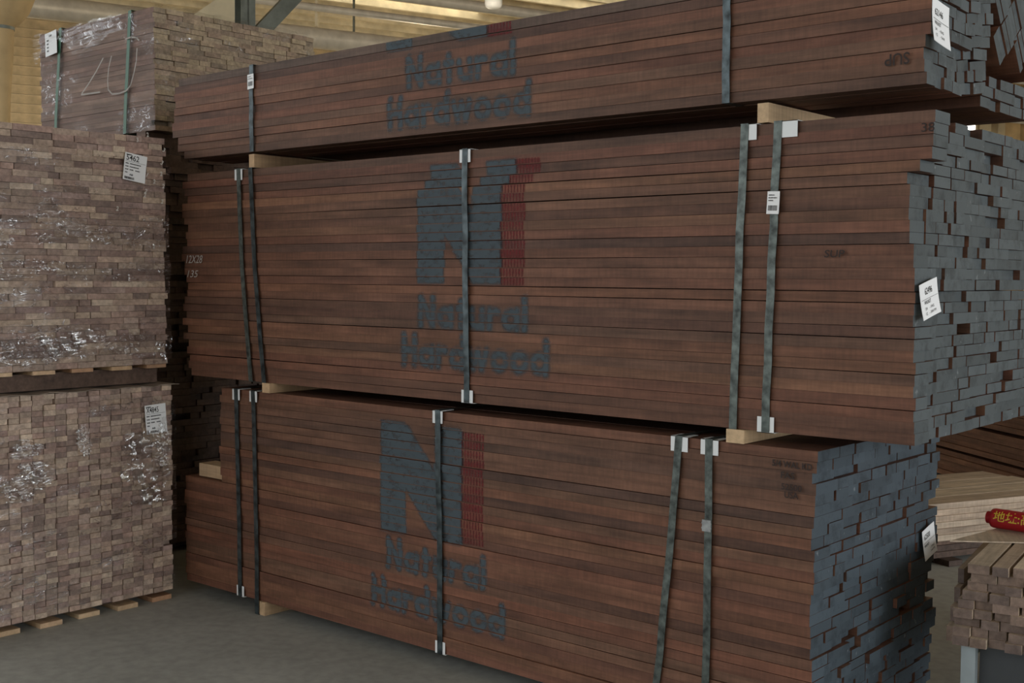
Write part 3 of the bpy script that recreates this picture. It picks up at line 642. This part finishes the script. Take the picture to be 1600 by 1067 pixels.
o = link('spacer_block', board_me(.185, .09, .058, 'pine_x', 'pine_x', 0), None, (-4.535, YF + .07, (.06 + 15 * TB + .0325))); tag(o, 'short pine block on the stepped ledge of the bottom walnut bundle', 'timber block', 'spacer blocks between the bundles')

# ------------------------------------------------------------------ wrapped stacks at the left
XL = -4.66; YE = hit(271.5, 939.5, 0, XL).y
def film_sheet(root, name, face, org, w, h, nx, nz, amp, m, seed, shape=None, fold=0):
    rr = np.random.RandomState(seed); ph = rr.rand(8) * 6.28; u, v, n = FRAME[face]; vs = []; fs = []; idx = {}
    for j in range(nz + 1):
        for i in range(nx + 1):
            a, b = i / nx, j / nz
            tri = lambda q: abs((q % 1) * 2 - 1) - .5
            d = amp * (1 + .9 * tri(3.1 * a + 7 * b + ph[3] + .4 * math.sin(9 * b)) + .7 * tri(6.3 * b - 4.4 * a + ph[4]) + math.sin(17 * b + 5 * a + ph[0]) * .5 + .5 * math.sin(41 * b - 13 * a + ph[1]) + .4 * math.sin(23 * a + 9 * b + ph[2]) + .5 * (rr.rand() - .5))
            vs.append(org + u * (a * w) + v * (b * h) + n * max(.002, d))
    for j in range(nz):
        for i in range(nx):
            if shape and not shape((i + .5) / nx, (j + .5) / nz): continue
            q = j * (nx + 1) + i; fs.append((q, q + 1, q + nx + 2, q + nx + 1))
    o = link(name, mesh(name, vs, fs, M[m], smooth=True)); reparent(o, root); return o
def block_stack(root, X, Y0, Y1, z0, n, t, widths, L, side, stuff, seed, maxparts, col=None, view=lambda y, z: True, jit=.004, gap=.12):
    """ends of short boards showing on a face that looks along +X; col = fixed column width"""
    rr = random.Random(seed); items = []
    for i in range(n):
        y = Y1 - rr.uniform(0, .006); zc = z0 + i * t
        if not col: y -= rr.choice((0, 0, .004, .01))
        while y > Y0:
            w = col * rr.uniform(.97, 1.0) if col else rr.choice(widths)
            if not col and y - w < Y0 + .03: w = y - Y0
            g = .0012 if rr.random() > gap else rr.uniform(.003, .006)
            e = rr.gauss(0, jit)
            if rr.random() < .03: e -= rr.uniform(.01, .03)
            items.append((X + e, y - w / 2, zc + t / 2, round(w - g, 3), round(t * rr.choice((.95, .96, .97)), 4)))
            y -= col if col else w
    items.sort(key=lambda q: (Vector((q[0], q[1], q[2])) - CAM).length if view(q[1], q[2]) else 99)
    for (x, y, z, w, th) in items[:maxparts]:
        o = link('block', board_me(L, w, th, side, side)); o.location = (x - L / 2, y, z); o.rotation_euler = (rr.uniform(-.006, .006), 0, 0); reparent(o, root)
    rest = items[maxparts:]
    if rest:
        mb = MB(); val = []
        for (x, y, z, w, th) in rest: mb.box(x - L, x, y - w / 2, y + w / 2, z - th / 2, z + th / 2); val += [rr.random()] * 6
        me = mesh('block_rest', mb.v, mb.f, M[stuff]); at = me.attributes.new('rnd', 'FLOAT', 'FACE'); at.data.foreach_set('value', np.array(val, dtype=np.float32))
        o = link('block_rest', me); reparent(o, root); tag(o, kind='stuff')
    return len(items)
def pallet(loc, w, L, lab, slat_t=.018, string_h=.035, upside=False):
    """top slats running along X, their ends showing, on two cross stringers"""
    r = tag(empty('pallet', loc), lab, 'pallet', 'pallets under the wrapped stacks')
    y = -.012
    for i in range(6):
        o = link('slat', board_me(L, .098, slat_t, 'pine_x', 'pine_x')); o.parent = r
        o.location = (-L / 2 - (.0 if i % 2 else .012), y - .049, (slat_t / 2 if upside else string_h + slat_t / 2)); y -= .178
    for xx in (-.12, -L / 2, -L + .12):
        o = link('stringer', board_me(w - .03, .08, string_h, 'pine_x' if 0 else 'walnut_dark', 'walnut_dark', 1)); o.parent = r; o.location = (xx, -w / 2, (slat_t + string_h / 2) if upside else string_h / 2)
    return r
LS = 1.25; WS = 1.12
Z1b = .042; n1 = 41; t1 = .0226
pl1 = pallet((XL + .012, YE, .001), WS, LS, 'low pine pallet on the floor under the square block stack', .02, .02, True)
st1 = tag(empty('wrapped_block_stack', (XL, YE, Z1b)), 'film wrapped stack of small square ended walnut strips, tagged X4845', 'wood stack', 'film wrapped wood stacks')
block_stack(st1, XL, YE - WS, YE, Z1b, n1, t1, None, LS, 'tan', 'tan_stuff', 61, 300, col=.0505, view=lambda y, z: y > YE - .80)
Z1t = Z1b + n1 * t1
sh_ = link('cover_sheet', None)
bpy.data.objects.remove(sh_)
vs = []; fs = []; nx = 40
for i in range(nx + 1):
    y = YE + .03 - (WS + .05) * i / nx; e = .02 * math.sin(i * 1.7) + .012 * math.sin(i * 4.1)
    for (x, z) in ((XL + .015 + e * .5, Z1t + .001 + .003 * math.sin(i)), (XL - LS, Z1t + .001), (XL - LS, Z1t + .004), (XL + .015 + e * .5, Z1t + .004 + .003 * math.sin(i))): vs.append((x, y, z))
for i in range(nx):
    for j in range(4): fs.append((i * 4 + j, i * 4 + (j + 1) % 4, i * 4 + 4 + (j + 1) % 4, i * 4 + 4 + j))
o = link('cover_sheet', mesh('cover_sheet', vs, fs, M['sheet'])); reparent(o, st1)
film_sheet(st1, 'film_wrap', 'end', Vector((XL + .006, YE - WS, Z1b + .02)), WS + .012, .86, 70, 70, .004, 'film', 5, shape=lambda a, b: not (.3 < a < .62 and b > .80 + .1 * math.sin(a * 30)))
for px, py, w_, h_, seed in ((187, 795, .24, .33, 1), (118, 715, .07, .14, 2), (238, 730, .10, .22, 3), (0, 790, .22, .16, 4), (5, 720, .16, .08, 6)):
    q = hit(px, py, 0, XL + .02); q.y = min(q.y, YE - w_ + .012)
    film_sheet(st1, 'film_fold', 'end', q, w_, h_, 34, 40, .012, 'film_fold', seed, shape=lambda a, b, s=seed: abs(a - .5 - .12 * math.sin(4 * b + s)) < .48 * (1 - abs(b - .45) * 1.1) + .07 * math.sin(13 * b + 2 * s))
q = hit(225, 634, 0, XL + .012)
TL1 = [('X4845', .06, .27, .034, .062, .0002), ('PCS', .62, .745, .012, .02, .0002), ('AB', .27, .84, .011, .018, .0003)]
paper_tag(st1, 'end', q, .105, .128, R(3), TL1, bars=[(.06, .3, .05, .09), (.06, .18, .37, .41), (.26, .72, .37, .41), (.06, .18, .48, .52), (.26, .66, .48, .52), (.06, .18, .59, .63), (.26, .44, .59, .63), (.52, .72, .59, .63), (.06, .18, .70, .74), (.06, .55, .89, .97)], rule=[.31], curl=.004)
# upper stack
Z2p = Z1t + .010
pl2 = pallet((XL + .004, YE - .012, Z2p), WS, LS, 'low pine pallet between the two film wrapped stacks', .016, .070)
Z2b = Z2p + .0875; n2 = 38; t2 = .0262
st2 = tag(empty('wrapped_block_stack', (XL, YE, Z2b)), 'film wrapped stack of wide walnut board ends with chalk numerals, tagged 5462', 'wood stack', 'film wrapped wood stacks')
YE2 = YE - .022
ncount = block_stack(st2, XL, YE2 - WS, YE2, Z2b, n2, t2, (.055, .07, .085, .10, .115, .13, .15, .17), LS, 'tan', 'tan_stuff', 71, 300, view=lambda y, z: y > YE - .85, gap=.2)
Z2t = Z2b + n2 * t2
film_sheet(st2, 'film_wrap', 'end', Vector((XL + .006, YE2 - WS, Z2b + .0)), WS + .01, .90, 70, 80, .004, 'film', 15)
for z_, h_, s_ in ((Z2b + .02, .17, 21), (Z2b + .50, .16, 22), (Z2b + .36, .10, 23)):
    film_sheet(st2, 'film_fold', 'end', Vector((XL + .014, YE2 - .95 if s_ != 22 else YE2 - .9, z_)), .96 if s_ != 22 else .9, h_, 60, 22, .006, 'film2', s_, shape=lambda a, b, s=s_: .12 + .1 * math.sin(9 * a + s) < b < .85 + .13 * math.sin(11 * a + s))
film_sheet(st2, 'film_fold', 'end', hit(60, 560, 0, XL + .02), .26, .13, 24, 18, .012, 'film_fold', 31, shape=lambda a, b: abs(b - .5 + .15 * math.sin(5 * a)) < .42 * (1 - abs(a - .5) * 1.2))
film_sheet(st2, 'film_fold', 'end', hit(243, 566, 0, XL + .02), .05, .09, 8, 12, .008, 'film_fold', 33, shape=lambda a, b: a > .8 - b)
q = hit(195, 237, 0, XL + .012)
paper_tag(st2, 'end', q, .108, .118, R(-8), [('5462', .06, .27, .034, .062, .0002), ('AB', .27, .82, .011, .018, .0003)], bars=[(.06, .3, .05, .09), (.06, .18, .37, .41), (.26, .72, .37, .41), (.06, .18, .48, .52), (.26, .66, .48, .52), (.06, .18, .59, .63), (.26, .44, .59, .63), (.52, .72, .59, .63), (.06, .18, .70, .74), (.06, .5, .87, .96)], rule=[.31], curl=.004)
items = []; rc = random.Random(2)
for ch, px, py in (('2', 229, 214), ('3', 213, 222), ('3', 253, 236), ('3', 250, 256), ('2', 250, 275), ('2', 239, 287), ('2', 253, 294), ('2', 225, 301), ('2', 224, 308), ('2', 251, 318), ('2', 181, 329), ('1', 227, 275), ('2', 238, 388)):
    items.append((ch, .026, None, hit(px, py, 0, XL + .0165), rc.uniform(-.4, .3), .0004, .2))
marks('chalk_numerals', items, 'end', M['chalk'], st2)

# dark stacks standing behind the wrapped stacks
XD = -5.42; YD0 = YE + .19
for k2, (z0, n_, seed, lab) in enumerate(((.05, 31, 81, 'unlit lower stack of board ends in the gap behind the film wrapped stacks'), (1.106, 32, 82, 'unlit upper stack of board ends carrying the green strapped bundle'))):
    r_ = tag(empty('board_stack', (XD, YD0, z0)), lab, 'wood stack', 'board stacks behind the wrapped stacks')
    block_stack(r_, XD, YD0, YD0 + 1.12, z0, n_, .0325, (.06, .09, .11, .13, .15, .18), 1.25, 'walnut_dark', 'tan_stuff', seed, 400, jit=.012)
    for xx in (-.15, -1.05):
        o = link('bearer', board_me(1.1, .08, .045, 'walnut_dark', 'walnut_dark', 1), None, (XD + xx, YD0 + .56, z0 - .0235)); reparent(o, r_)
ZD = 1.106 + 32 * .0325
# bundle with green straps on top of it
ZG = ZD + .05; XG = -5.40
YG = hit(240, 100, 0, XG).y; YG1 = hit(490, 76, 0, XG).y; XG0 = hit(62, 100, 1, YG).x
HG = hit(250, 12, 0, XG).z - ZG
gb = tag(empty('wrapped_bundle', (XG, YG, ZG)), 'film covered walnut bundle with two green straps, high up under the roof', 'lumber bundle')
ng = 24; tg = HG / ng; rg = random.Random(17); LG = round(XG - XG0, 2)
for i in range(ng):
    y = YG + rg.uniform(0, .006); first = True
    while y < YG1 - .02:
        w = rg.choice((.07, .085, .10, .12)); w = min(w, YG1 - y)
        o = link('board', board_me(LG, round(w - .002, 3), round(tg * .965, 4), 'walnut_mid' if first else 'olive', 'olive')); e = rg.gauss(0, .005) - (.03 if i < 6 and rg.random() < .3 else 0)
        o.location = (XG + e - LG / 2, y + w / 2, ZG + i * tg + tg / 2); o.rotation_euler = (rg.uniform(-.01, .01), 0, 0); reparent(o, gb); y += w; first = False
for xx in (-.12, -LG + .12, -LG / 2):
    o = link('bearer', board_me(YG1 - YG, .08, .045, 'walnut_dark', 'walnut_dark', 1), None, (XG + xx, (YG + YG1) / 2, ZG - .024)); reparent(o, gb)
for px_t, px_b in ((97, 88), (206, 197)):
    xt2 = hit(px_t, 40, 1, YG).x; xb2 = hit(px_b, 195, 1, YG).x
    s_ = strap(gb, xt2, xb2, ZG + HG + .004, ZG - .0, YG - .006, YG1 + .006, 'strapgreen', w=.028, seed=px_t)
film_sheet(gb, 'film_wrap', 'front', Vector((XG0 + .02, YG - .006, ZG)), LG, HG * .98, 50, 40, .004, 'film_thin', 44)
film_sheet(gb, 'film_fold', 'front', Vector((XG0 - .03, YG - .012, ZG + HG * .62)), LG * .8, HG * .38, 50, 24, .009, 'film3', 45, shape=lambda a, b: b > .55 + .38 * math.sin(a * 7 + .4) * math.sin(a * 3 + .2) - .3 * (a < .25))
film_sheet(gb, 'film_wrap', 'end', Vector((XG + .02, YG, ZG + .02)), YG1 - YG, HG * .97, 50, 40, .006, 'film_thin', 46)
# loose film edge drooping over the top
vs = []; fs = []; n_ = 48
for i in range(n_ + 1):
    s = i / n_; y = YG - .01 + (YG1 - YG + .03) * s; d = .03 + .025 * math.sin(i * .9) + .015 * math.sin(i * 2.3)
    for (x, z) in ((XG - .3, ZG + HG + .02 + .008 * math.sin(i * 1.3)), (XG - .05, ZG + HG + .028 + .01 * math.sin(i * .7)), (XG + .03, ZG + HG + .008), (XG + .035 + .01 * math.sin(i), ZG + HG - d)): vs.append((x, y, z))
for i in range(n_):
    for j in range(3): fs.append((i * 4 + j, i * 4 + j + 1, i * 4 + 5 + j, i * 4 + 4 + j))
o = link('film_top', mesh('film_top', vs, fs, M['film3'], smooth=True)); reparent(o, gb)
mb = MB(); on = lambda px, py: hit(px, py, 1, YG - .02)
for poly in ([(161, 91), (150, 112), (139, 130), (128, 146)], [(127, 148), (141, 146), (156, 144)], [(174, 88), (170, 105), (168, 125), (169, 140), (175, 147), (186, 146), (197, 142), (204, 133), (209, 115), (213, 95), (214, 76)], [(196, 61), (205, 58), (213, 59), (217, 63)]):
    ribbon(mb, [on(*p_) for p_ in poly], .008, 'front')
o = mb.build('chalk_numeral', M['chalk_faint']); reparent(o, gb)
q = hit(71, 54, 1, YG - .016)
paper_tag(gb, 'front', q, .125, .13, R(6), [], bars=[(.35, .6, .12, .2), (.15, .3, .3, .36), (.15, .3, .45, .51), (.15, .3, .6, .66), (.15, .3, .75, .81)], curl=.004)

# ------------------------------------------------------------------ right hand side
# cart with loose boards
D30 = R(40.6 - 32)                                # boards run about 32 degrees right of the view axis
c0 = CAM + ray(1483, 1004) * (3.72 / FPX)
cart = tag(empty('metal_cart', (c0.x, c0.y, 0), D30), 'low blue grey steel cart carrying loose pale boards beside the walnut bundles', 'cart')
CW, CLn, CZ = .62, 1.5, c0.z
M['darkpanel'] = plain('dark_grey_panel', (.05, .055, .06), .6, 0, .2, 6)
M['cartblue'] = plain('blue_grey_steel', (.34, .39, .41), .45, .2, .2, 8)
for (x, y) in ((.03, .03), (CW - .05, .03), (.03, CLn - .05), (CW - .05, CLn - .05)):
    MB().box(x, x + .042, y, y + .042, 0, CZ - .002).build('leg', M['cartblue'], cart)
MB().box(.072, CW - .072, .25, .30, CZ - .045, CZ - .004).box(.072, CW - .072, CLn - .07, CLn - .02, CZ - .045, CZ - .004).box(.02, .07, .075, CLn - .07, CZ - .045, CZ - .004).box(CW - .07, CW - .02, .075, CLn - .07, CZ - .045, CZ - .004).build('frame', M['postgrey'], cart)
MB().box(.075, CW - .07, .10, CLn - .08, .03, .05).build('lower_shelf', M['postgrey'], cart)
MB().box(.075, CW - .055, .085, .097, .03, CZ - .006).build('front_panel', M['darkpanel'], cart)
rc = random.Random(31); RM = Matrix.Translation((c0.x, c0.y, 0)) @ Matrix.Rotation(D30, 4, 'Z')
def loose(x, y, z, L, w, t, yaw, lab, grp, side='board_light', end='board_end'):
    o = link('loose_board', board_me(L, w, t, side, end, 1)); p_ = RM @ Vector((x, y + L / 2, z + t / 2)); o.location = p_; o.rotation_euler = (0, 0, D30 + yaw); tag(o, lab, 'board', grp); return o
nrow = 8; tr = .0285; LAY = ['lowest', 'second', 'third', 'fourth', 'fifth', 'sixth', 'seventh', 'eighth']
for i in range(nrow):
    x = .01 + (.0 if i < 4 else .012 * (i - 3)); 
    while x < CW - .04:
        w = rc.choice((.048, .052, .058, .075)) if i else rc.choice((.05, .07)); L = rc.choice((1.2, 1.3, 1.4))
        loose(x + w / 2, rc.uniform(-.015, .02) + .012 * i * 0, CZ + i * tr, L, w - .002, tr - .0008, 0, 'pale loose walnut board in the %s layer of the metal cart pile' % LAY[i], 'boards of the %s cart layer' % LAY[i]); x += w + rc.choice((.0005, .001, .006))
zt = CZ + nrow * tr
x = .05
for i in range(8):
    w = (.062, .045, .03, .055, .05, .06, .05, .05)[i]; loose(x + w / 2, rc.uniform(-.03, .01), zt + .0005, 1.25, w, .028, R((1, -1, -1.5, -1.5, -1.5, -1, 0, 0)[i] * .15), 'pale loose walnut board lying on top of the cart pile', 'top boards on the cart'); x += w + .012
zt2 = zt + .029
# stepped longer pieces leaning along the left side
for i in range(4):
    loose(-.012 - .0, .02 + .05 * i, CZ + i * .05 - .0, .9, .018, .046, R(1.0), 'pale strip standing on edge along the side of the cart pile', 'edge strips beside the cart pile')
# red rolled banner
b0 = CAM + ray(1546, 808) * (4.55 / FPX); b1 = CAM + ray(1660, 826) * (4.40 / FPX)
RR = .034; zc = zt2 + RR + .007
b0 = hit(1546, 808, 2, zc); b1v = hit(1660, 825, 2, zc)
ax_ = (b1v - b0).normalized(); Lr = 1.0
M['red'] = plain('red_banner_cloth', (.42, .012, .018), .5, 0, .12, 12); M['gold'] = plain('gold_print', (.75, .55, .06), .5)
rollr = tag(empty('banner_roll', (b0.x, b0.y, zc - RR)), 'rolled red banner with gold lettering lying across the boards on the cart', 'banner')
mb = MB().tube([b0 + ax_ * .012, b0 + ax_ * .02, b0 + ax_ * Lr], [RR * .93, RR, RR], 32); o = mb.build('roll', M['red'], None, smooth=False); reparent(o, rollr)
mb = MB().tube([b0 - ax_ * .006, b0 + ax_ * .014], [RR * .62, RR * .62], 24); o = mb.build('roll_core', M['red'], None); reparent(o, rollr)
side_ = ax_.cross(Vector((0, 0, 1))).normalized()
if side_.dot(CAM - b0) < 0: side_ = -side_
co, fs = text_mesh('地址:高', .042, None, None, .0004)
vs = []
for p_ in co:
    ang = (p_[1] - .014) / (RR + .001) + R(22); vs.append(b0 + ax_ * (.026 + p_[0]) + (side_ * math.cos(ang) + Vector((0, 0, 1)) * math.sin(ang)) * (RR + .0012))
o = MB().add(vs, fs).build('gold_lettering', M['gold']); reparent(o, rollr)
# pale plywood offcut behind, on the pile of long boards
cpile = hit(1478, 880, 2, 0.0); PD = R(40.6 - 66)
RP = Matrix.Translation((cpile.x, cpile.y, 0)) @ Matrix.Rotation(PD, 4, 'Z')
PL = 2.05; rp = random.Random(41)
f0 = CAM + ray(1470, 880) * (6.1 / FPX)
dirp = Vector((math.cos(R(130.6 - 66)), math.sin(R(130.6 - 66)), 0)); nrm = Vector((-dirp.y, dirp.x, 0))
if nrm.dot(ray(1530, 800)) < 0: nrm = -nrm
base = Vector((f0.x, f0.y, 0)) - dirp * .9
def long_board(k, off, z, w, t, L, yaw, lab, grp, side='board_light'):
    o = link('long_board', board_me(L, w, t, side, 'board_end', 1)); c_ = base + dirp * (L / 2 + k) + nrm * (off + w / 2); o.location = (c_.x, c_.y, z + t / 2)
    o.rotation_euler = (0, 0, math.atan2(dirp.y, dirp.x) - math.pi / 2 + yaw); tag(o, lab, 'board', grp); return o
for r_ in range(3):
    o = link('timber_skid', board_me(.8, .09, .03, 'walnut_dark', 'walnut_dark', 1)); c_ = base + dirp * (.3 + r_ * .7) + nrm * .4; o.location = (c_.x, c_.y, .0155); o.rotation_euler = (0, 0, math.atan2(nrm.y, nrm.x) - math.pi / 2)
    tag(o, 'dark timber skid under the pile of long boards', 'timber block', 'skids under the long boards')
z = .032
for i in range(9):
    off = .02 + i * .010
    for j in range(4):
        w = rp.choice((.15, .17, .19))
        if i < 3: long_board(rp.uniform(-.12, .12), off + .05, z, w, .03, PL, 0, 'dark filler board in the %s layer of the low pile behind the cart' % LAY[i], 'dark filler boards, %s layer' % LAY[i], 'walnut_dark')  # dark base boards added to stand in for the dark gap under the pile
        else: long_board(rp.uniform(-.12, .12), off, z, w, .03, PL, rp.uniform(-.0008, .0008), 'pale long board in the %s layer of the low pile behind the cart' % LAY[i] if i < 8 else 'pale long board topping the low pile behind the cart', 'pale long boards, layer %d' % (i + 1))
        off += w + .006
    z += .0305
# pale thin sheet offcut lying on the cart pile
o = link('plywood_offcut', mesh('plywood_offcut', [Vector(p_) for p_ in [(0, 0, 0), (.30, .06, 0), (.36, .20, 0), (.2, .30, 0), (0, 0, .004), (.30, .06, .004), (.36, .20, .004), (.2, .30, .004)]], BF, M['board_light']))
qq = hit(1484, 859, 2, zt2 - .028 + .002); o.location = (qq.x, qq.y, zt2 + .001); o.rotation_euler = (0, 0, R(25)); tag(o, 'thin pale plywood offcut lying beneath the red banner', 'plywood')
# big red brown stack far behind
g0 = CAM + ray(1600, 720) * (7.7 / FPX); g0.z = 0; DD = R(40.6 + 10)
far = tag(empty('board_stack', (g0.x, g0.y, 0)), 'tall red brown board stack far behind, beyond the pile of long pale boards', 'wood stack')
dv = Vector((-math.sin(DD), math.cos(DD), 0)); rv = Vector((dv.y, -dv.x, 0)); rf = random.Random(51); z = .062
for i in range(30):
    for j in range(7):
        o = link('board', board_me(4.0, .13, .034, 'redbrown', 'redbrown', 1)); c_ = g0 + rv * (.065 + rf.uniform(-.012, .012) + j * .16) + dv * (1.85 + rf.uniform(-.05, .05))
        o.location = (c_.x, c_.y, z + .017); o.rotation_euler = (0, 0, DD); reparent(o, far)
    z += .036 + (.022 if i % 5 == 4 else 0)
for yy in (.2, 1.8, 3.4):
    o = link('bearer', board_me(1.1, .09, .06, 'walnut_dark', 'walnut_dark', 0)); c_ = g0 + rv * .55 + dv * yy; o.location = (c_.x, c_.y, .031); o.rotation_euler = (0, 0, DD); reparent(o, far)
print('boards', nb, nm, nt_, ncount)
